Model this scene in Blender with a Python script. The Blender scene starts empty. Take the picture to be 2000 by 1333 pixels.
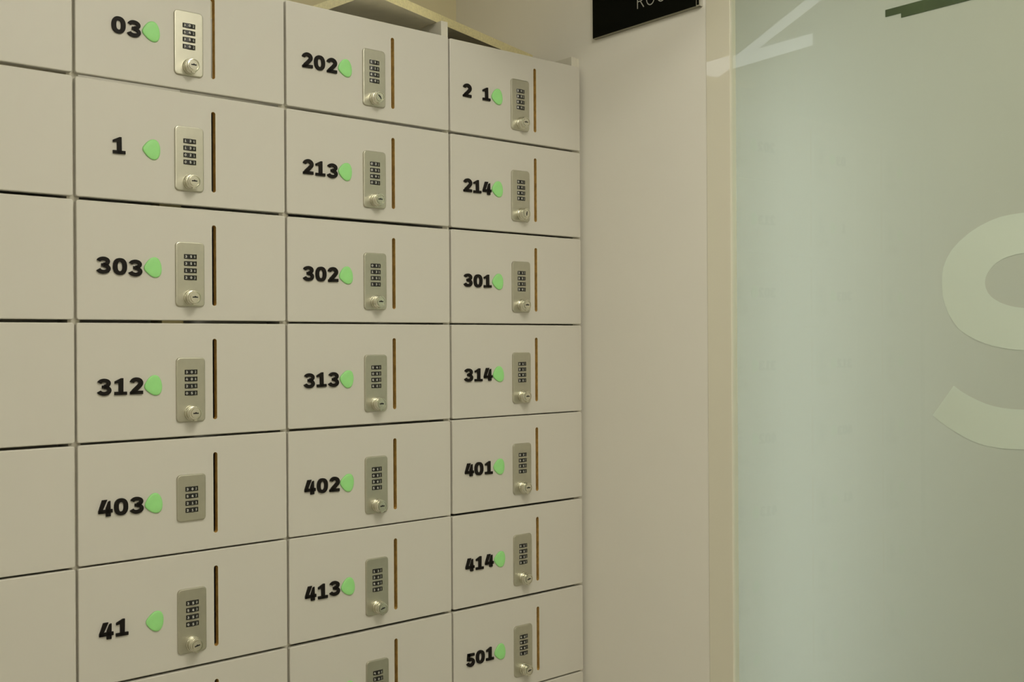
import bpy, bmesh, math, random
from mathutils import Vector, Matrix
from mathutils.geometry import tessellate_polygon

random.seed(7)
SC = bpy.context.scene
COL = SC.collection
PI = math.pi

# ------------------------------------------------------------------ camera, world, exposure
W, H = 0.33, 0.174187            # locker pitch across and up
Z0 = 1.70                        # height of the gap between the third and fourth rows
CAM = Vector((-0.4862, -1.5253, -0.0315 + Z0))
cam_data = bpy.data.cameras.new('camera')
cam_data.sensor_width = 36.0
cam_data.lens = 2050.47 / 2000.0 * 36.0
cam_data.clip_start = 0.02
cam = bpy.data.objects.new('camera', cam_data)
COL.objects.link(cam)
right = Vector((0.76322, -0.64612, -0.0060)).normalized()
fwd = Vector((0.64612, 0.76324, -0.00015)).normalized()
right = (right - fwd * right.dot(fwd)).normalized()
up = right.cross(fwd)
M = Matrix.Identity(4)
for i in range(3):
    M[i][0], M[i][1], M[i][2], M[i][3] = right[i], up[i], -fwd[i], CAM[i]
cam.matrix_world = M
SC.camera = cam

world = bpy.data.worlds.new('world')
world.use_nodes = True
world.node_tree.nodes['Background'].inputs[0].default_value = (0.02, 0.02, 0.018, 1)
SC.world = world
SC.view_settings.view_transform = 'Standard'
SC.view_settings.look = 'None'
SC.view_settings.gamma = 1.0
SC.view_settings.use_curve_mapping = False
SC.view_settings.exposure = 0.0

LIGHT_TINT = (0.98, 0.94, 0.805)
PANEL_STRENGTH = 8.5             # the four ceiling panels of the corridor
STRIP_STRENGTH = 2.8             # the two slim light lines near the lockers
INNER_FILL_STRENGTH = 2.0             # the fill panel added in the room behind the glass

# ------------------------------------------------------------------ materials
def srgb(r, g, b):
    def f(c):
        c /= 255.0
        return c / 12.92 if c <= 0.04045 else ((c + 0.055) / 1.055) ** 2.4
    return (f(r), f(g), f(b), 1.0)

def mat(name, col, rough=0.5, metal=0.0, noise=None, bump=None, spec=0.5, coat=0.0):
    m = bpy.data.materials.new(name)
    m.use_nodes = True
    nt = m.node_tree
    b = nt.nodes['Principled BSDF']
    b.inputs['Base Color'].default_value = col
    b.inputs['Roughness'].default_value = rough
    b.inputs['Metallic'].default_value = metal
    b.inputs['Specular IOR Level'].default_value = spec
    b.inputs['Coat Weight'].default_value = coat
    b.inputs['Coat Roughness'].default_value = 0.02
    tc = nt.nodes.new('ShaderNodeTexCoord')
    if noise:
        scale, amt = noise
        n = nt.nodes.new('ShaderNodeTexNoise')
        n.inputs['Scale'].default_value = scale
        n.inputs['Detail'].default_value = 4
        nt.links.new(tc.outputs['Object'], n.inputs['Vector'])
        r = nt.nodes.new('ShaderNodeValToRGB')
        r.color_ramp.elements[0].position = 0.3
        r.color_ramp.elements[1].position = 0.7
        r.color_ramp.elements[0].color = tuple(c * (1 - amt) for c in col[:3]) + (1,)
        r.color_ramp.elements[1].color = tuple(min(1, c * (1 + amt)) for c in col[:3]) + (1,)
        nt.links.new(n.outputs['Fac'], r.inputs['Fac'])
        nt.links.new(r.outputs['Color'], b.inputs['Base Color'])
    if bump:
        scale, st = bump
        n = nt.nodes.new('ShaderNodeTexNoise')
        n.inputs['Scale'].default_value = scale
        nt.links.new(tc.outputs['Object'], n.inputs['Vector'])
        bp = nt.nodes.new('ShaderNodeBump')
        bp.inputs['Strength'].default_value = st
        bp.inputs['Distance'].default_value = 0.002
        nt.links.new(n.outputs['Fac'], bp.inputs['Height'])
        nt.links.new(bp.outputs['Normal'], b.inputs['Normal'])
    return m

def emit(name, col, strength):
    m = bpy.data.materials.new(name)
    m.use_nodes = True
    nt = m.node_tree
    nt.nodes.remove(nt.nodes['Principled BSDF'])
    e = nt.nodes.new('ShaderNodeEmission')
    e.inputs[0].default_value = tuple(col) + (1,)
    e.inputs[1].default_value = strength
    nt.links.new(e.outputs[0], nt.nodes['Material Output'].inputs[0])
    return m

MAT = {
    'laminate': mat('laminate', (0.64, 0.615, 0.545, 1), 0.42, noise=(3, 0.012), spec=0.4),
    'mdf': mat('raw_mdf', (0.56, 0.35, 0.095, 1), 0.85, noise=(140, 0.25), spec=0.2),
    'carcass': mat('carcass_board', (0.68, 0.65, 0.55, 1), 0.6, noise=(6, 0.02), spec=0.3),
    'chipboard': mat('chipboard_edge', (0.74, 0.66, 0.37, 1), 0.85, noise=(260, 0.10), spec=0.2),
    'board_face': mat('board_face', (0.86, 0.80, 0.62, 1), 0.6, noise=(40, 0.05), spec=0.3),
    'black': mat('black_lettering', (0.010, 0.008, 0.006, 1), 0.55, noise=(60, 0.2), spec=0.18),
    'green': mat('green_marker', (0.34, 0.77, 0.27, 1), 0.45, noise=(30, 0.06), spec=0.4),
    'nickel': mat('satin_nickel', (0.56, 0.545, 0.45, 1), 0.42, 1.0, noise=(90, 0.03), bump=(900, 0.06)),
    'chrome': mat('chrome', (0.72, 0.705, 0.60, 1), 0.24, 1.0, noise=(50, 0.03)),
    'dial': mat('dial_black', (0.008, 0.008, 0.007, 1), 0.35, noise=(60, 0.1)),
    'numeral': mat('dial_numeral', (0.62, 0.62, 0.56, 1), 0.5, noise=(60, 0.05)),
    'keyhole': mat('keyhole_black', (0.006, 0.006, 0.006, 1), 0.6, noise=(60, 0.1)),
    'brass': mat('latch_strike', (0.60, 0.52, 0.27, 1), 0.5, 0.0, noise=(60, 0.05)),
    'wall': mat('painted_wall', (0.78, 0.755, 0.685, 1), 0.7, noise=(2, 0.012), bump=(350, 0.05), spec=0.3),
    'wall_warm': mat('cream_wall', (0.70, 0.64, 0.44, 1), 0.75, noise=(2, 0.02), bump=(350, 0.05), spec=0.3),
    'ceiling': mat('ceiling_paint', (0.78, 0.76, 0.68, 1), 0.8, noise=(2, 0.01), spec=0.2),
    'floor': mat('floor_vinyl', (0.44, 0.42, 0.35, 1), 0.5, noise=(8, 0.08)),
    'trim': mat('gloss_trim', (0.72, 0.69, 0.565, 1), 0.35, noise=(3, 0.01), coat=0.9),
    'sign': mat('sign_acrylic', (0.004, 0.0045, 0.003, 1), 0.6, noise=(30, 0.1), spec=0.04),
    'sign_edge': mat('sign_edge', (0.22, 0.21, 0.15, 1), 0.4, noise=(30, 0.05)),
    'sign_text': mat('sign_lettering', (0.42, 0.42, 0.38, 1), 0.5, noise=(30, 0.05)),
    'metal': mat('clip_metal', (0.8, 0.8, 0.76, 1), 0.25, 1.0, noise=(30, 0.03)),
    'fixture': mat('fixture_white', (0.7, 0.7, 0.66, 1), 0.5, noise=(30, 0.02)),
    'rail': mat('dark_rail', (0.050, 0.075, 0.028, 1), 0.6, noise=(30, 0.2)),
    'inner': mat('inner_wall', (0.66, 0.68, 0.54, 1), 0.8, noise=(2, 0.02), spec=0.2),
    'panel_light': emit('panel_light', LIGHT_TINT, PANEL_STRENGTH),
    'tall_fill_light': emit('tall_fill_light', (0.90, 0.985, 0.95), 10.5),
    'near_fill_light': emit('near_fill_light', LIGHT_TINT, 32.0),
    'small_fill_light': emit('small_fill_light', (1.0, 0.88, 0.60), 2.0),
    'strip_light': emit('strip_light', (0.97, 1.0, 1.0), STRIP_STRENGTH),
    'inner_fill_light': emit('inner_fill_light', (0.90, 1.0, 0.94), INNER_FILL_STRENGTH),
}

def glass_material():
    m = bpy.data.materials.new('clear_glass')
    m.use_nodes = True
    nt = m.node_tree
    nt.nodes.remove(nt.nodes['Principled BSDF'])
    fr = nt.nodes.new('ShaderNodeFresnel'); fr.inputs['IOR'].default_value = 1.52
    tr = nt.nodes.new('ShaderNodeBsdfTransparent'); tr.inputs[0].default_value = (0.98, 0.995, 0.985, 1)
    gl = nt.nodes.new('ShaderNodeBsdfGlossy'); gl.inputs['Roughness'].default_value = 0.0
    mx = nt.nodes.new('ShaderNodeMixShader')
    ge = nt.nodes.new('ShaderNodeNewGeometry')          # reflect only where light enters the pane
    ma = nt.nodes.new('ShaderNodeMath'); ma.operation = 'SUBTRACT'; ma.inputs[0].default_value = 1.0
    mb = nt.nodes.new('ShaderNodeMath'); mb.operation = 'MULTIPLY'
    nt.links.new(ge.outputs['Backfacing'], ma.inputs[1])
    nt.links.new(fr.outputs[0], mb.inputs[0]); nt.links.new(ma.outputs[0], mb.inputs[1])
    nt.links.new(mb.outputs[0], mx.inputs[0])
    nt.links.new(tr.outputs[0], mx.inputs[1])
    nt.links.new(gl.outputs[0], mx.inputs[2])
    nt.links.new(mx.outputs[0], nt.nodes['Material Output'].inputs[0])
    return m

def film_material(name, dif, tra, ref, see, body):
    m = bpy.data.materials.new(name)
    m.use_nodes = True
    nt = m.node_tree
    nt.nodes.remove(nt.nodes['Principled BSDF'])
    d = nt.nodes.new('ShaderNodeBsdfDiffuse'); d.inputs[0].default_value = dif
    t = nt.nodes.new('ShaderNodeBsdfTranslucent'); t.inputs[0].default_value = tra
    r = nt.nodes.new('ShaderNodeBsdfRefraction'); r.inputs[0].default_value = ref
    r.inputs['Roughness'].default_value = 0.30
    r.inputs['IOR'].default_value = 1.02
    a = nt.nodes.new('ShaderNodeMixShader'); a.inputs[0].default_value = body
    b = nt.nodes.new('ShaderNodeMixShader'); b.inputs[0].default_value = see
    nt.links.new(d.outputs[0], a.inputs[1]); nt.links.new(t.outputs[0], a.inputs[2])
    nt.links.new(a.outputs[0], b.inputs[1]); nt.links.new(r.outputs[0], b.inputs[2])
    nt.links.new(b.outputs[0], nt.nodes['Material Output'].inputs[0])
    return m

MAT['glass'] = glass_material()
MAT['film'] = film_material('frosted_film', (0.52, 0.515, 0.425, 1), (0.86, 0.90, 0.84, 1), (0.92, 0.96, 0.92, 1), 0.0, 0.27)
MAT['film_letter'] = film_material('letter_film', (0.70, 0.74, 0.65, 1), (0.88, 0.92, 0.86, 1), (0.92, 0.96, 0.92, 1), 0.0, 0.16)

# ------------------------------------------------------------------ helpers
def link(name, bm, mats, parent=None, smooth=False, loc=(0, 0, 0)):
    me = bpy.data.meshes.new(name)
    bmesh.ops.recalc_face_normals(bm, faces=bm.faces[:])
    bm.to_mesh(me); bm.free()
    for mm in (mats if isinstance(mats, (list, tuple)) else [mats]):
        me.materials.append(mm)
    if smooth:
        for p in me.polygons:
            p.use_smooth = True
    return place(name, me, parent, loc)

def place(name, me, parent=None, loc=(0, 0, 0), rot=(0, 0, 0)):
    o = bpy.data.objects.new(name, me)
    COL.objects.link(o)
    o.location = loc
    o.rotation_euler = rot
    if parent: o.parent = parent
    return o

def tag(o, label=None, cat=None, group=None, kind=None):
    if label: o['label'] = label
    if cat: o['category'] = cat
    if group: o['group'] = group
    if kind: o['kind'] = kind
    return o

def empty(name, loc=(0, 0, 0), rz=0):
    o = bpy.data.objects.new(name, None)
    COL.objects.link(o)
    o.empty_display_size = 0.05
    o.location = loc
    o.rotation_euler = (0, 0, rz)
    return o

def add_box(bm, x0, x1, y0, y1, z0, z1, mi=0, bevel=0.0):
    vs = [bm.verts.new((x, y, z)) for x in (x0, x1) for y in (y0, y1) for z in (z0, z1)]
    fs = [(0, 1, 3, 2), (4, 6, 7, 5), (0, 4, 5, 1), (2, 3, 7, 6), (0, 2, 6, 4), (1, 5, 7, 3)]
    faces = [bm.faces.new([vs[i] for i in f]) for f in fs]
    for f in faces: f.material_index = mi
    if bevel:
        es = list({e for f in faces for e in f.edges})
        bmesh.ops.bevel(bm, geom=es, offset=bevel, segments=2, affect='EDGES', profile=0.5)
    return faces

def box_bm(*a, **k):
    bm = bmesh.new()
    add_box(bm, *a, **k)
    return bm

def loop_verts(bm, pts):
    return [bm.verts.new(p) for p in pts]

def bridge(bm, a, b, mi=0):
    n = len(a)
    for i in range(n):
        f = bm.faces.new((a[i], a[(i + 1) % n], b[(i + 1) % n], b[i]))
        f.material_index = mi

def rrect(x0, x1, z0, z1, r, seg=5):
    pts = []
    for cx, cz, a0 in ((x1 - r, z1 - r, 0), (x0 + r, z1 - r, 90), (x0 + r, z0 + r, 180), (x1 - r, z0 + r, 270)):
        for k in range(seg + 1):
            a = math.radians(a0 + 90 * k / seg)
            pts.append((cx + r * math.cos(a), cz + r * math.sin(a)))
    return pts

def fill_poly(bm, loops, mi=0):
    """triangulated face between an outer loop and holes (lists of BMVert)"""
    flat = [v for l in loops for v in l]
    tris = tessellate_polygon([[v.co for v in l] for l in loops])
    for t in tris:
        try:
            f = bm.faces.new([flat[i] for i in t]); f.material_index = mi
        except ValueError:
            pass

def add_prism(bm, poly, y_front, y_back, mi=0):
    """polygon in x/z extruded along y"""
    a = loop_verts(bm, [(x, y_front, z) for x, z in poly])
    b = loop_verts(bm, [(x, y_back, z) for x, z in poly])
    bridge(bm, a, b, mi)
    fill_poly(bm, [a], mi); fill_poly(bm, [b], mi)

def add_lathe(bm, prof, cx, cz, n=32, mi=0):
    """profile of (radius, protrusion) turned about the -y axis"""
    rings = []
    for r, p in prof:
        if r <= 1e-6:
            rings.append([bm.verts.new((cx, -p, cz))])
        else:
            rings.append([bm.verts.new((cx + r * math.cos(2 * PI * k / n), -p, cz + r * math.sin(2 * PI * k / n))) for k in range(n)])
    for a, b in zip(rings, rings[1:]):
        for k in range(n):
            if len(b) == 1:
                f = bm.faces.new((a[k], a[(k + 1) % n], b[0]))
            else:
                f = bm.faces.new((a[k], a[(k + 1) % n], b[(k + 1) % n], b[k]))
            f.material_index = mi

# ------------------------------------------------------------------ numerals (millimetres, 20 wide, 24 high)
def stroke(path, w0, w1=None):
    w1 = w0 if w1 is None else w1
    L, Rr = [], []
    n = len(path)
    for i, (x, y) in enumerate(path):
        xa, ya = path[max(0, i - 1)]; xb, yb = path[min(n - 1, i + 1)]
        dx, dy = xb - xa, yb - ya
        l = math.hypot(dx, dy) or 1
        w = w0 + (w1 - w0) * i / (n - 1)
        L.append((x - dy / l * w, y + dx / l * w)); Rr.append((x + dy / l * w, y - dx / l * w))
    return L + Rr[::-1]

def arc(cx, cy, rx, ry, a0, a1, n=22):
    return [(cx + rx * math.cos(math.radians(a0 + (a1 - a0) * k / n)), cy + ry * math.sin(math.radians(a0 + (a1 - a0) * k / n))) for k in range(n + 1)]

def digit_polys(ch):
    if ch == '1':
        return [[(7.2, 1), (13.6, 1), (13.6, 24.2), (10.6, 24.2), (1.4, 19.6), (1.4, 16.4), (7.2, 17.4)], [(1.2, 0), (19.0, 0), (19.0, 4.6), (1.2, 4.6)]]
    if ch == '2':
        return [stroke(arc(9.8, 16.4, 6.6, 5.2, 172, -38, 26) + [(12.2, 10.2), (8.6, 6.8), (5.2, 3.6)], 2.9, 3.2), [(0.6, 0), (19.4, 0), (19.4, 5.0), (6.5, 5.0), (0.6, 3.0)],
                [(0.6, 0), (6, 0), (8, 6), (3.5, 5.6), (0.6, 3.4)]]
    if ch == '3':
        return [stroke(arc(9.3, 17.4, 6.8, 4.2, 168, -88), 2.7, 2.5), stroke(arc(9.3, 7.2, 7.4, 4.7, 90, -168), 2.5, 2.9), [(6.4, 10.2), (11, 10.2), (11, 14.6), (6.4, 14.6)]]
    if ch == '4':
        return [[(5.8, 24), (12.9, 24), (6.2, 10), (6.2, 5), (0, 5), (0, 8.6)], [(0, 5), (20, 5), (20, 10), (1, 10)], [(10.5, 0), (17.2, 0), (17.2, 22.0), (14.4, 21.0), (10.5, 11.5)]]
    if ch == '5':
        return [[(2.4, 24), (18.2, 24), (18.2, 19.2), (2.4, 19.2)], [(2.4, 24), (8.2, 24), (7.4, 11.2), (1.6, 11.2)], stroke(arc(9.6, 8.0, 6.8, 5.4, 128, -165, 28), 2.9, 2.9)]
    return []

def digit_mesh(ch, scale=0.001, thick=0.0028, name='digit'):
    bm = bmesh.new()
    if ch == '0':
        n = 40
        def se(rx, ry, e):
            pts = []
            for k in range(n):
                a = 2 * PI * k / n
                c, s = math.cos(a), math.sin(a)
                pts.append((10 + rx * math.copysign(abs(c) ** e, c), 12 + ry * math.copysign(abs(s) ** e, s)))
            return pts
        o, i = se(10.0, 12.2, 0.86), se(3.6, 6.9, 0.80)
        A = loop_verts(bm, [(x * scale, -thick, z * scale) for x, z in o]); B = loop_verts(bm, [(x * scale, -thick, z * scale) for x, z in i])
        A2 = loop_verts(bm, [(x * scale, 0, z * scale) for x, z in o]); B2 = loop_verts(bm, [(x * scale, 0, z * scale) for x, z in i])
        bridge(bm, A, B); bridge(bm, A, A2); bridge(bm, B, B2); bridge(bm, A2, B2)
    else:
        for p in digit_polys(ch):
            add_prism(bm, [(x * scale, z * scale) for x, z in p], -thick, 0)
    bmesh.ops.recalc_face_normals(bm, faces=bm.faces[:])
    me = bpy.data.meshes.new(name)
    bm.to_mesh(me); bm.free()
    me.materials.append(MAT['black'])
    return me

DIGIT = {c: digit_mesh(c) for c in '012345'}

# ------------------------------------------------------------------ locker hardware meshes (local: x across, z up from the row's lower gap line, face at y = 0)
def marker_mesh():
    """rounded pick-shaped disc pointing left, softly domed"""
    base = []
    n = 48
    for k in range(n):
        a = 2 * PI * k / n
        c, s = math.cos(a), math.sin(a)
        d = abs(((a - PI + PI) % (2 * PI)) - PI)          # distance from the left-pointing direction
        r = 1.0 + 0.22 * math.exp(-(d / 0.36) ** 2) - 0.05 * math.exp(-(((abs(a - PI)) - 1.0) / 0.4) ** 2)
        r += 0.07 * math.exp(-((min(abs(a - 1.05), abs(a - 5.2))) / 0.4) ** 2) - 0.06 * math.exp(-(min(a, 2 * PI - a) / 0.5) ** 2)
        base.append((r * c, r * s))
    bm = bmesh.new()
    rings = []
    for sc, p in ((1.0, 0.0), (1.0, 0.0014), (0.96, 0.0022), (0.86, 0.0027), (0.5, 0.0030)):
        rings.append(loop_verts(bm, [(0.0122 * x * sc, -p, 0.0148 * z * sc) for x, z in base]))
    for a, b in zip(rings, rings[1:]): bridge(bm, a, b)
    bm.faces.new(rings[-1]); bm.faces.new(rings[0][::-1])
    bmesh.ops.recalc_face_normals(bm, faces=bm.faces[:])
    me = bpy.data.meshes.new('marker'); bm.to_mesh(me); bm.free()
    me.materials.append(MAT['green'])
    for p in me.polygons: p.use_smooth = True
    return me
MARKER = marker_mesh()

PX, PW = 0.1675, 0.0226          # centre and half width of a lock plate
DIAL_Z = [0.0985, 0.0879, 0.0773, 0.0667]

def plate_mesh(z0, z1, name):
    bm = bmesh.new()
    loops = []
    for ins, p in ((0, 0.0), (0, 0.0021), (0.0006, 0.0029), (0.0016, 0.0032)):
        loops.append(loop_verts(bm, [(x, -p, z) for x, z in rrect(-PW + ins, PW - ins, z0 + ins, z1 - ins, 0.0062 - ins)]))
    for a, b in zip(loops, loops[1:]): bridge(bm, a, b)
    holes, inner = [], []
    for dz in DIAL_Z:
        q = [(-0.0100, dz - 0.0036), (0.0100, dz - 0.0036), (0.0100, dz + 0.0036), (-0.0100, dz + 0.0036)]
        a = loop_verts(bm, [(x, -0.0032, z) for x, z in q]); b = loop_verts(bm, [(x, -0.0006, z) for x, z in q])
        bridge(bm, a, b); bm.faces.new(b)
        holes.append(a)
    fill_poly(bm, [loops[-1]] + holes)
    bmesh.ops.recalc_face_normals(bm, faces=bm.faces[:])
    me = bpy.data.meshes.new(name); bm.to_mesh(me); bm.free()
    me.materials.append(MAT['nickel'])
    return me
PLATE_LONG = plate_mesh(0.0232, 0.1205, 'lock_plate')
PLATE_SHORT = plate_mesh(0.0500, 0.1205, 'lock_plate')

def dial_mesh(chars):
    """segment of a black number wheel turning about an upright axis, white numerals round it"""
    bm = bmesh.new()
    R, hw, hh = 0.0140, 0.0097, 0.0033
    a1 = math.asin(hw / R)
    off = R - 0.0052                        # proud of the plate by 2 mm at its middle
    n = 14
    top, bot = [], []
    for k in range(n + 1):
        a = -a1 + 2 * a1 * k / n
        x, y = R * math.sin(a), -(R * math.cos(a) - off)
        top.append(bm.verts.new((x, y, hh))); bot.append(bm.verts.new((x, y, -hh)))
    for k in range(n): bm.faces.new((bot[k], bot[k + 1], top[k + 1], top[k]))
    bt = [bm.verts.new((-hw, -0.0006, hh)), bm.verts.new((hw, -0.0006, hh))]
    bb = [bm.verts.new((-hw, -0.0006, -hh)), bm.verts.new((hw, -0.0006, -hh))]
    bm.faces.new(top + [bt[1], bt[0]]); bm.faces.new(bot + [bb[1], bb[0]])
    bm.faces.new((top[0], bot[0], bb[0], bt[0])); bm.faces.new((top[-1], bot[-1], bb[1], bt[1]))
    bmesh.ops.recalc_face_normals(bm, faces=bm.faces[:])
    R2 = R + 0.00012
    for ch, x0 in zip(chars, (-0.0070, 0.0003, 0.0072)):
        polys = digit_polys(ch)
        if ch == '0':
            polys = [stroke(arc(10, 12, 7, 9, 0, 180, 10), 3), stroke(arc(10, 12, 7, 9, 180, 360, 10), 3)]
        for p in polys:
            vs = []
            for u, v in p:
                s = x0 + (u - 10) * 0.000155
                a = s / R
                vs.append(bm.verts.new((R2 * math.sin(a), -(R2 * math.cos(a) - off), (v - 12) * 0.000155)))
            fill_poly(bm, [vs], 1)
    me = bpy.data.meshes.new('dial'); bm.to_mesh(me); bm.free()
    me.materials.append(MAT['dial']); me.materials.append(MAT['numeral'])
    return me
DIALS = [dial_mesh(c) for c in ('052', '130', '404', '215', '350', '021', '543', '302')]

def cylinder_mesh(ang):
    bm = bmesh.new()
    add_lathe(bm, [(0.0116, 0.0), (0.0116, 0.0022), (0.0112, 0.0030), (0.0106, 0.0034), (0.0106, 0.0105), (0.0103, 0.0110),
                   (0.0098, 0.0112), (0.0098, 0.0150), (0.0094, 0.0158), (0.0080, 0.0160), (0.0079, 0.0146), (0.0072, 0.0146),
                   (0.0071, 0.0161), (0.0, 0.0163)], 0, 0, 40, 0)
    add_box(bm, -0.0022, 0.0022, -0.0150, -0.0105, -0.0112, -0.0090)      # small lug under the barrel
    s, c = math.sin(ang), math.cos(ang)
    def rot(p): return (p[0] * c - p[1] * s, p[0] * s + p[1] * c)
    key = [(-0.0042, -0.0009), (0.0042, -0.0009), (0.0042, 0.0008), (0.0012, 0.0010), (0.0008, 0.0018), (-0.0008, 0.0018), (-0.0012, 0.0010), (-0.0042, 0.0008)]
    add_prism(bm, [rot(p) for p in key], -0.01650, -0.0150, 1)
    bmesh.ops.recalc_face_normals(bm, faces=bm.faces[:])
    me = bpy.data.meshes.new('key_cylinder'); bm.to_mesh(me); bm.free()
    me.materials.append(MAT['chrome']); me.materials.append(MAT['keyhole'])
    for p in me.polygons:
        p.use_smooth = p.material_index == 0 and len(p.vertices) == 4
    if hasattr(me, 'set_sharp_from_angle'): me.set_sharp_from_angle(angle=math.radians(35))
    return me
CYL = {a: cylinder_mesh(math.radians(a)) for a in (0, -50, 80, 12)}

DOOR_T = 0.010
def door_bm(z0, z1, x0, x1, slot=True):
    bm = bmesh.new()
    r = 0.0035
    spec = ((0.0014, 0.0), (0.0004, 0.0005), (0, 0.0015), (0, DOOR_T))
    loops = [loop_verts(bm, [(x, y, z) for x, z in rrect(x0 + i, x1 - i, z0 + i, z1 - i, r - i)]) for i, y in spec]
    for a, b in zip(loops, loops[1:]): bridge(bm, a, b, 0)
    if slot:
        cx, hw = 0.2068, 0.0034
        pts = []
        for k in range(13):
            a = PI * k / 12
            pts.append((cx + hw * math.cos(a), 0.1452 + hw * math.sin(a)))
        for k in range(13):
            a = PI + PI * k / 12
            pts.append((cx + hw * math.cos(a), 0.0284 + hw * math.sin(a)))
        a = loop_verts(bm, [(x, 0, z) for x, z in pts]); b = loop_verts(bm, [(x, DOOR_T, z) for x, z in pts])
        bridge(bm, a, b, 1)
        fill_poly(bm, [loops[0], a], 0); fill_poly(bm, [loops[-1], b], 0)
    else:
        bm.faces.new(loops[0]); bm.faces.new(loops[-1])
    return bm

DIGIT_X = (0.0296, 0.0521, 0.0752)
GAP = {-1: [3, 4.5, 4.5, 4.5, 4, 3, 4, 4, 4], 0: [3, 5.0, 4.6, 4.4, 3.4, 2.6, 3.6, 4, 4],
       1: [3, 4.4, 5.2, 3.2, 4.0, 2.2, 4.2, 4, 4], 2: [6, 4.0, 3.6, 2.8, 2.0, 4.0, 4.2, 3.0, 4]}

def make_locker(colm, row, chars, label, key=0, short=False, strike=False, jit=(0, 0, 0)):
    xl = colm * W
    zb = Z0 + (3 - row - 1) * H
    root = empty('locker', (xl, 0, zb))
    tag(root, label, 'locker', 'lockers in the pale wall bank')
    gt, gb = GAP[colm][row] / 2000.0, GAP[colm][row + 1] / 2000.0
    dx = random.uniform(-0.0004, 0.0004)
    x0, x1 = 0.0018 + dx, W - 0.0018 + dx
    if colm == 2: x1 -= 0.0
    door = link('door', door_bm(gb, H - gt, x0, x1), [MAT['laminate'], MAT['mdf']], root)
    rnd = random.Random(colm * 31 + row * 7)
    for i, ch in enumerate(chars):
        if ch == ' ': continue
        place('digit', DIGIT[ch], door, (DIGIT_X[i], 0, 0.0682 + jit[i] / 1000.0), (0, rnd.uniform(-0.03, 0.03), 0))
    place('marker', MARKER, door, (0.1118 + rnd.uniform(-0.0006, 0.0006), 0, 0.0800), (0, rnd.uniform(-0.22, 0.10), 0))
    lock = place('combination_lock', PLATE_SHORT if short else PLATE_LONG, root, (PX, 0, 0 if not short else -0.0022))
    for k, dz in enumerate(DIAL_Z):
        place('dial', DIALS[rnd.randrange(len(DIALS))], lock, (0, 0, dz))
    if not short:
        place('key_cylinder', CYL[key], lock, (0.0005, -0.0030, 0.0368))
    return root

# ------------------------------------------------------------------ the setting
CX = 3 * W + 0.006               # face of the right wall
ZC = 2.75                        # ceiling
ZD = 2.46                        # head of the glass door
ZL = 2.40                        # hanging height of the slim light lines
BACK = 0.42
def struct(name, bm, m, parent=None):
    o = link(name, bm, m, parent)
    o['kind'] = 'structure'
    return o

YF, XL = -3.4, -2.6
struct('floor', box_bm(XL, 3.2, YF, BACK, -0.05, 0.0), MAT['floor'])
struct('ceiling', box_bm(XL, 3.2, YF, BACK, ZC, ZC + 0.05), MAT['ceiling'])
struct('wall_back', box_bm(-W - 0.02, CX, BACK, BACK + 0.08, 0, ZC), MAT['wall_warm'])
struct('wall_back_left', box_bm(XL, -W - 0.02, 0.0, BACK + 0.08, 0, ZC), MAT['wall'])
struct('wall_left', box_bm(XL - 0.08, XL, YF, 0.0, 0, ZC), MAT['wall'])
struct('wall_front', box_bm(XL, 3.2, YF - 0.08, YF, 0, ZC), MAT['wall'])
struct('wall_right', box_bm(CX, CX + 0.10, -0.3177, BACK + 0.08, 0, ZC), MAT['wall'])
struct('wall_right_front', box_bm(CX, CX + 0.10, YF, -1.72, 0, ZC), MAT['wall'])
struct('wall_right_over_door', box_bm(CX, CX + 0.10, -1.72, -0.3177, ZD, ZC), MAT['wall'])
struct('trim_1', box_bm(CX - 0.0015, CX + 0.10, -0.3712, -0.3177, 0, ZD, bevel=0.0012), MAT['trim'])
struct('trim_2', box_bm(CX - 0.0015, CX + 0.10, -1.72, -1.665, 0, ZD, bevel=0.0012), MAT['trim'])
# room behind the glass
struct('wall_inner_left', box_bm(CX + 0.10, 3.2, -0.3712, -0.24, 0, ZC), MAT['inner'])
struct('wall_inner_back', box_bm(3.2, 3.28, YF, -0.24, 0, ZC), MAT['inner'])

# glass door: clear pane, frosted film on its back, big letter in the film
GX = CX + 0.003
glass_door = empty('door_1', (GX, -1.02, 0.0))
glass_door['kind'] = 'structure'
def gpart(name, bm, m):
    o = link(name, bm, m, glass_door)
    o.matrix_parent_inverse = Matrix.Identity(4)
    o.location = (-GX, 1.02, 0.0)
    return o
gpart('glass_pane', box_bm(GX, GX + 0.010, -1.66, -0.3720, 0.012, ZD - 0.004), MAT['glass'])
bm = bmesh.new()
bm.faces.new(loop_verts(bm, [(GX + 0.0112, -1.664, 0.004), (GX + 0.0112, -0.3713, 0.004), (GX + 0.0112, -0.3713, ZD), (GX + 0.0112, -1.664, ZD)]))
gpart('frosted_film', bm, MAT['film'])

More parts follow.
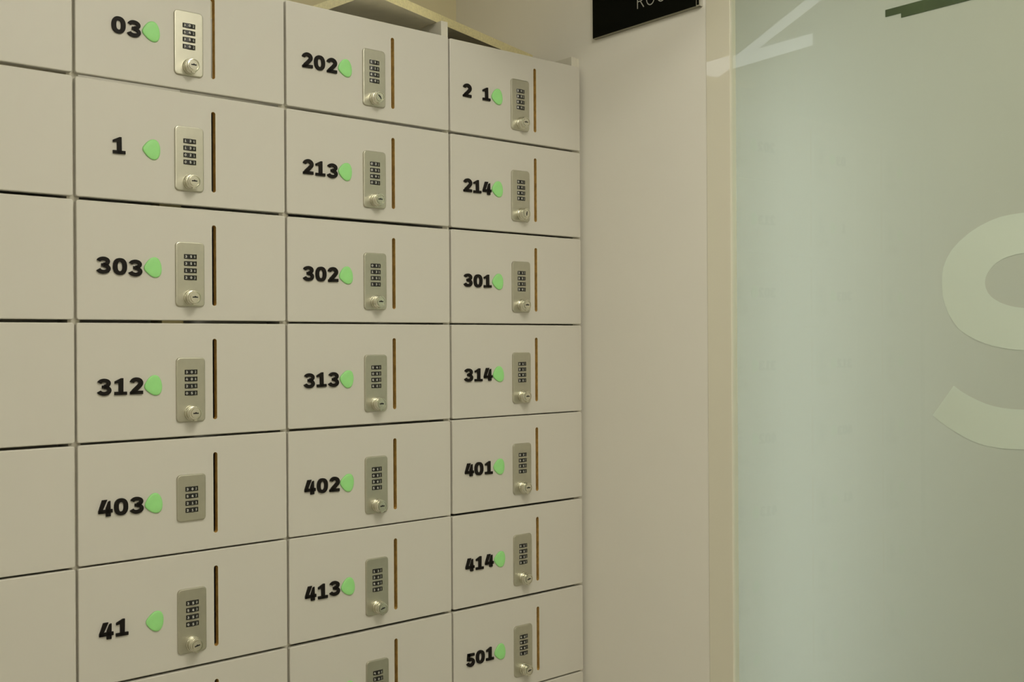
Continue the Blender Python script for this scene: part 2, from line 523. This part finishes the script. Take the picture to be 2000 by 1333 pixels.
def letter_outline():
    Zs, ys = 2.468, []
    f, c = 2050.47, (1000.0, 666.5)
    def hit(u, v):
        px, py = 1780 + u / Zs, 380 + v / Zs
        d = right * ((px - c[0]) / f) - up * ((py - c[1]) / f) + fwd
        t = (GX + 0.011 - CAM.x) / d.x
        p = CAM + d * t
        return (p.y, p.z)
    outer = [(540, 88), (480, 97), (430, 108), (380, 127), (330, 152), (280, 185), (230, 228), (195, 268), (170, 310), (154, 355), (148, 400), (148, 440), (152, 490),
             (162, 532), (178, 572), (202, 613), (230, 650), (268, 678), (310, 700), (355, 719), (400, 733), (470, 746), (543, 752)]
    inner = [(543, 283), (505, 289), (470, 299), (438, 313), (410, 330), (388, 352), (370, 375), (359, 399), (355, 425), (359, 450), (370, 475), (383, 491), (400, 505),
             (430, 522), (460, 533), (500, 543), (543, 548)]
    bot_in = [(205, 922), (240, 949), (280, 973), (320, 993), (360, 1010), (400, 1022), (440, 1030), (490, 1036), (543, 1038)]
    bot_out = [(543, 1230), (490, 1229), (440, 1225), (395, 1219), (350, 1210), (305, 1194), (260, 1173), (215, 1147), (170, 1118), (135, 1092), (103, 1065)]
    A = [hit(*p) for p in outer]; I = [hit(*p) for p in inner]; B = [hit(*p) for p in bot_in]; O = [hit(*p) for p in bot_out]
    zc = (A[0][1] + O[0][1]) / 2 - 0.001
    yc = -0.905
    rot = lambda L: [(2 * yc - y, 2 * zc - z) for y, z in L]
    path = B + rot(I)[::-1][::-1]
    poly = B + rot(I) + list(reversed(A)) + rot(O) + rot(B) + I + list(reversed(rot(A))) + O
    return poly
bm = bmesh.new()
lp = letter_outline()
a = loop_verts(bm, [(GX + 0.0106, y, z) for y, z in lp]); b = loop_verts(bm, [(GX + 0.0110, y, z) for y, z in lp])
fill_poly(bm, [a]); bmesh.ops.delete(bm, geom=b, context='VERTS')
gpart('letter', bm, MAT['film_letter'])

bm = bmesh.new()
add_box(bm, GX + 0.0102, GX + 0.0111, -1.60, -0.6852, 2.1600, 2.1782)
add_box(bm, GX + 0.0102, GX + 0.0111, -0.6852, -0.6590, 2.1672, 2.1782)
gpart('rail', bm, MAT['rail'])

# ------------------------------------------------------------------ ceiling fittings
def panel_light(x, y, sx, sy, label, m='panel_light'):
    t = empty('ceiling_light', (x, y, ZC))
    tag(t, label, 'light')
    bmf = bmesh.new()
    for (x0, x1, y0, y1) in ((-sx, sx, -sy, -sy + 0.02), (-sx, sx, sy - 0.02, sy), (-sx, -sx + 0.02, -sy + 0.02, sy - 0.02), (sx - 0.02, sx, -sy + 0.02, sy - 0.02)):
        add_box(bmf, x0, x1, y0, y1, -0.018, 0.0)
    link('frame', bmf, MAT['fixture'], t)
    link('diffuser', box_bm(-sx + 0.02, sx - 0.02, -sy + 0.02, sy - 0.02, -0.021, -0.002), MAT[m], t)
    return t
panel_light(0.10, -1.62, 0.60, 0.22, 'long bright ceiling panel over the middle of the corridor')
panel_light(-0.75, -2.55, 0.60, 0.22, 'long bright ceiling panel near the front wall of the corridor')
panel_light(-1.85, -1.55, 0.30, 0.22, 'long bright ceiling panel beside the left corridor wall')
panel_light(0.24, -1.05, 0.22, 0.12, 'added fill panel on the ceiling near the glass door, in front of the lockers', 'near_fill_light')  # added unseen panel, lifts the right wall and the upper doors
panel_light(0.80, 0.10, 0.10, 0.10, 'added small square fill panel on the ceiling above the loose board', 'small_fill_light')  # added unseen panel, gives the warm glow above the lockers
panel_light(1.35, -1.40, 0.16, 0.35, 'added fill panel on the ceiling of the room behind the frosted glass', 'inner_fill_light')  # added unseen panel, ambient light on the back of the film

wl = empty('wall_fill_light', (1.235, -0.3712, 1.65))  # added unseen lamp, makes the frosted glass brighter towards its left
tag(wl, 'added tall fill light behind the left side of the frosted glass', 'light')
link('back_plate', box_bm(-0.045, 0.045, -0.012, 0.0, -0.85, 0.55), MAT['fixture'], wl)
link('diffuser', box_bm(-0.032, 0.032, -0.040, -0.012, -0.83, 0.53, bevel=0.006), MAT['tall_fill_light'], wl)

def line_light(name, poly, label, cat, m, house, depth=0.008):
    """slim fitting hung from the ceiling, outline given in x/y"""
    cx = sum(p[0] for p in poly) / len(poly); cy = sum(p[1] for p in poly) / len(poly)
    t = empty(name, (cx, cy, ZL))
    tag(t, label, cat)
    for nm, sc, z0, z1, mm in (('housing', 1.0, -0.004, 0.0, house), (('diffuser' if cat == 'light' else 'grille'), 0.985, -depth, -0.004, m)):
        bm = bmesh.new()
        a = loop_verts(bm, [((x - cx) * sc, (y - cy) * sc, z1) for x, y in poly]); b = loop_verts(bm, [((x - cx) * sc, (y - cy) * sc, z0) for x, y in poly])
        bridge(bm, a, b); bm.faces.new(a); bm.faces.new(b)
        link(nm, bm, MAT[mm], t)
    for k in (0, 2):
        wx, wy = (poly[k][0] - cx) * 0.8, (poly[k][1] - cy) * 0.8
        link('wire', box_bm(wx - 0.0008, wx + 0.0008, wy - 0.0008, wy + 0.0008, 0.0, ZC - ZL), MAT['metal'], t)
    return t
line_light('ceiling_light', [(0.246, -0.037), (0.324, -0.089), (0.300, 0.36), (0.205, 0.36)], 'wide bright light line hung above the lockers, reflected in the glass', 'light', 'strip_light', 'fixture')
line_light('ceiling_light', [(0.735, -0.555), (0.757, -0.541), (0.300, 0.162), (0.150, 0.395), (0.128, 0.378), (0.276, 0.150)][0:6], 'thin slanting light line hung above the lockers, reflected above the wide one in the glass', 'light', 'strip_light', 'fixture', 0.010)

# ------------------------------------------------------------------ locker cabinet
ZT = 2.101 + 0.15                # top of the uprights
ZB = Z0 - 5 * H                  # foot of the lowest row
cab = empty('locker_cabinet', (0.33, 0.2, 0.0))
tag(cab, 'pale cabinet carcass of uprights and shelves behind all the locker doors', 'cabinet')
def cpart(name, bm, m):
    o = link(name, bm, m, cab)
    o.location = (-0.33, -0.2, 0.0)
    return o
for xk, hw in ((-W, 0.008), (0.0, 0.0085), (W, 0.0085), (2 * W - 0.0035, 0.0075)):
    cpart('divider', box_bm(xk + 0.0005 - hw, xk + 0.0005 + hw, DOOR_T, 0.40, ZB, ZT, bevel=0.0004), MAT['carcass'])
cpart('side_panel', box_bm(CX - 0.021, CX - 0.008, DOOR_T, 0.40, ZB, ZT - 0.010, bevel=0.0004), MAT['carcass'])
cpart('filler_strip', box_bm(CX - 0.008, CX - 0.0005, DOOR_T, 0.40, ZB, ZT - 0.012), MAT['carcass'])
cpart('back_panel', box_bm(-W - 0.008, CX - 0.008, 0.40, 0.41, ZB, ZT), MAT['carcass'])
for r in range(1, 9):
    z = Z0 + (3 - r) * H
    cpart('shelf', box_bm(-W + 0.006, CX - 0.018, 0.055, 0.40, z - 0.006, z + 0.006), MAT['carcass'])
cpart('latch_strike', box_bm(0.1290, 0.1620, DOOR_T + 0.001, 0.056, Z0 - 0.006, Z0 + 0.006), MAT['brass'])
cpart('latch_strike', box_bm(0.1290, 0.1620, DOOR_T + 0.008, 0.056, Z0 + H - 0.006, Z0 + H + 0.006), MAT['brass'])
cpart('plinth', box_bm(-W - 0.008, CX - 0.002, DOOR_T, 0.40, 0.0, ZB - 0.002), MAT['laminate'])

# loose board lying askew on the uprights
bz = ZT
board = empty('loose_board', (0.70, 0.18, bz))
tag(board, 'loose chipboard lid lying askew on the uprights above lockers 202 and 2 1', 'board')
pts = [(0.4722, -0.033), (0.972, 0.1245), (0.972, 0.395), (0.424, 0.395)]
bm = bmesh.new()
lo = loop_verts(bm, [(x - 0.70, y - 0.18, 0.0) for x, y in pts]); hi = loop_verts(bm, [(x - 0.70, y - 0.18, 0.0165) for x, y in pts])
f1 = bm.faces.new(lo); f2 = bm.faces.new(hi); f1.material_index = 1; f2.material_index = 1
bridge(bm, lo, hi, 0)
o = link('panel', bm, [MAT['chipboard'], MAT['board_face']], board)

# ------------------------------------------------------------------ the lockers
LOCKERS = [
    (0, 0, ' 03', 'pale locker reading 03, its first digit missing, above locker 1', 0, False, False, (0, 0.5, -1.0)),
    (0, 1, ' 1 ', 'pale locker showing only the digit 1, between lockers 03 and 303', 0, False, False, (0, 0, 0)),
    (0, 2, '303', 'pale locker numbered 303 with a brass strike in the gap below', 0, False, True, (0, -0.6, -2.0)),
    (0, 3, '312', 'pale locker numbered 312, left of locker 313', 0, False, False, (-0.6, -0.2, 0)),
    (0, 4, '403', 'pale locker numbered 403 with a short lock plate and no key cylinder', 0, True, False, (0, 0, 0)),
    (0, 5, '41 ', 'pale locker reading 41, its last digit missing, below locker 403', 12, False, False, (-1.5, 0, 0)),
    (0, 6, '', 'cropped locker under locker 41 at the bottom edge, only its slot top showing', 0, False, False, ()),
    (1, 0, '202', 'pale locker numbered 202 under the loose board, keyhole turned aslant', -50, False, False, (0.5, 0, -0.5)),
    (1, 1, '213', 'pale locker numbered 213, below locker 202', 0, False, False, (0.8, 0, -1.2)),
    (1, 2, '302', 'pale locker numbered 302, between lockers 303 and 301', 0, False, False, (0.3, 0.3, 0)),
    (1, 3, '313', 'pale locker numbered 313, between lockers 312 and 314', 0, False, False, (-0.5, 0, 0)),
    (1, 4, '402', 'pale locker numbered 402, right of locker 403', 0, False, False, (-1.0, 0, 0)),
    (1, 5, '413', 'pale locker numbered 413, below locker 402', 12, False, False, (-0.8, -0.4, 0.8)),
    (1, 6, '', 'cropped locker under locker 413 with only the top of its lock showing', 0, False, False, ()),
    (2, 0, '2 1', 'pale locker reading 2 1, its middle digit missing, right of locker 202', 0, False, False, (1.0, 0, 0.5)),
    (2, 1, '214', 'pale locker numbered 214, keyhole turned upright', 80, False, False, (0.8, 0, -1.0)),
    (2, 2, '301', 'pale locker numbered 301, right of locker 302', 0, False, False, (0.2, 0, -0.2)),
    (2, 3, '314', 'pale locker numbered 314, right of locker 313', 0, False, False, (-0.2, 0, 0)),
    (2, 4, '401', 'pale locker numbered 401, right of locker 402', 0, False, False, (-0.3, 0, 0.3)),
    (2, 5, '414', 'pale locker numbered 414, right of locker 413', 12, False, False, (-0.8, 0, 0.8)),
    (2, 6, '501', 'pale locker numbered 501, lowest whole door beside the wall', 12, False, False, (-1.4, 0.2, 1.4)),
    (1, 7, '', 'second locker below locker 413, under the bottom edge', 0, False, False, ()),
    (0, 7, '', 'second locker below locker 41, under the bottom edge', 0, False, False, ()),
    (2, 7, '', 'sliver of a locker door under locker 501 at the bottom edge', 0, False, False, ()),
]
for c, r, ch, lab, key, short, strike, jit in LOCKERS:
    make_locker(c, r, ch, lab, key, short, strike, jit)
NEXT = ['03', '1', '303', '312', '403', '41']
for r in range(8):
    lab = ('blank end of a locker door at the left edge, left of locker %s' % NEXT[r]) if r < 6 else ('blank locker corner at the bottom left, beside the cropped locker under 41' if r == 6 else 'leftmost locker of the lowest row, under the bottom edge of the photo')
    make_locker(-1, r, '', lab)

# ------------------------------------------------------------------ black sign on the right wall
sz0 = 2.1185 + 0.15
sign = empty('wall_sign', (CX, -0.174, sz0))
tag(sign, 'black wall sign with thin pale capitals, cropped by the top edge', 'sign')
T = 0.009
def spart(name, bm, m):
    o = link(name, bm, m, sign)
    o.location = (-CX, 0.174, -sz0)
    return o
spart('plate', box_bm(CX - T, CX - 0.0028, -0.3095, -0.0390, sz0, sz0 + 0.115), MAT['sign'])
spart('backing', box_bm(CX - 0.0028, CX, -0.3085, -0.0400, sz0 + 0.0005, sz0 + 0.1145), MAT['sign_edge'])
spart('lit_edge', box_bm(CX - T + 0.0004, CX - 0.0006, -0.3090, -0.0395, sz0 - 0.0012, sz0), MAT['sign_edge'])  # grey puts the light on the black plate's underside into the colour
bm = bmesh.new()
add_box(bm, CX - T - 0.0008, CX, -0.3108, -0.3096, sz0 - 0.0014, sz0 + 0.010)
add_box(bm, CX - T - 0.0008, CX - T, -0.3096, -0.3030, sz0 - 0.0014, sz0 + 0.0004)
add_box(bm, CX - T - 0.0008, CX - T, -0.3040, -0.3030, sz0, sz0 + 0.010)
spart('corner_clip', bm, MAT['metal'])

def sign_letter(ch, y_left, wdt, h=0.0260):
    """thin stroked capital on the sign, reading towards -y"""
    w = 0.0009
    k = h
    if ch == 'O': paths = [[(wdt / 2 + wdt / 2 * math.cos(a * PI / 16), k / 2 + k / 2 * math.sin(a * PI / 16)) for a in range(33)]]
    elif ch == 'R': paths = [[(0, 0), (0, k)], [(0, k), (wdt * 0.5, k)] + arc(wdt * 0.5, k * 0.75, wdt * 0.45, k * 0.25, 90, -90, 10) + [(0, k * 0.5)], [(wdt * 0.45, k * 0.5), (wdt, 0)]]
    else: paths = [[(0, 0), (0, k)], [(0, k), (wdt / 2, k * 0.35)], [(wdt / 2, k * 0.35), (wdt, k)], [(wdt, k), (wdt, 0)]]
    bm = bmesh.new()
    for p in paths:
        st = stroke(p, w)
        n = len(p)
        L, Rr = st[:n], st[n:][::-1]
        for i in range(n - 1):
            q = [L[i], L[i + 1], Rr[i + 1], Rr[i]]
            va = [bm.verts.new((CX - T - 0.0004, y_left - u, 2.148 + 0.15 + v)) for u, v in q]
            vb = [bm.verts.new((CX - T, y_left - u, 2.148 + 0.15 + v)) for u, v in q]
            bridge(bm, va, vb); bm.faces.new(va); bm.faces.new(vb)
    return bm
for ch, yl, wd in (('R', -0.160, 0.016), ('O', -0.183, 0.020), ('O', -0.210, 0.020), ('M', -0.238, 0.022)):
    spart('letter', sign_letter(ch, yl, wd), MAT['sign_text'])
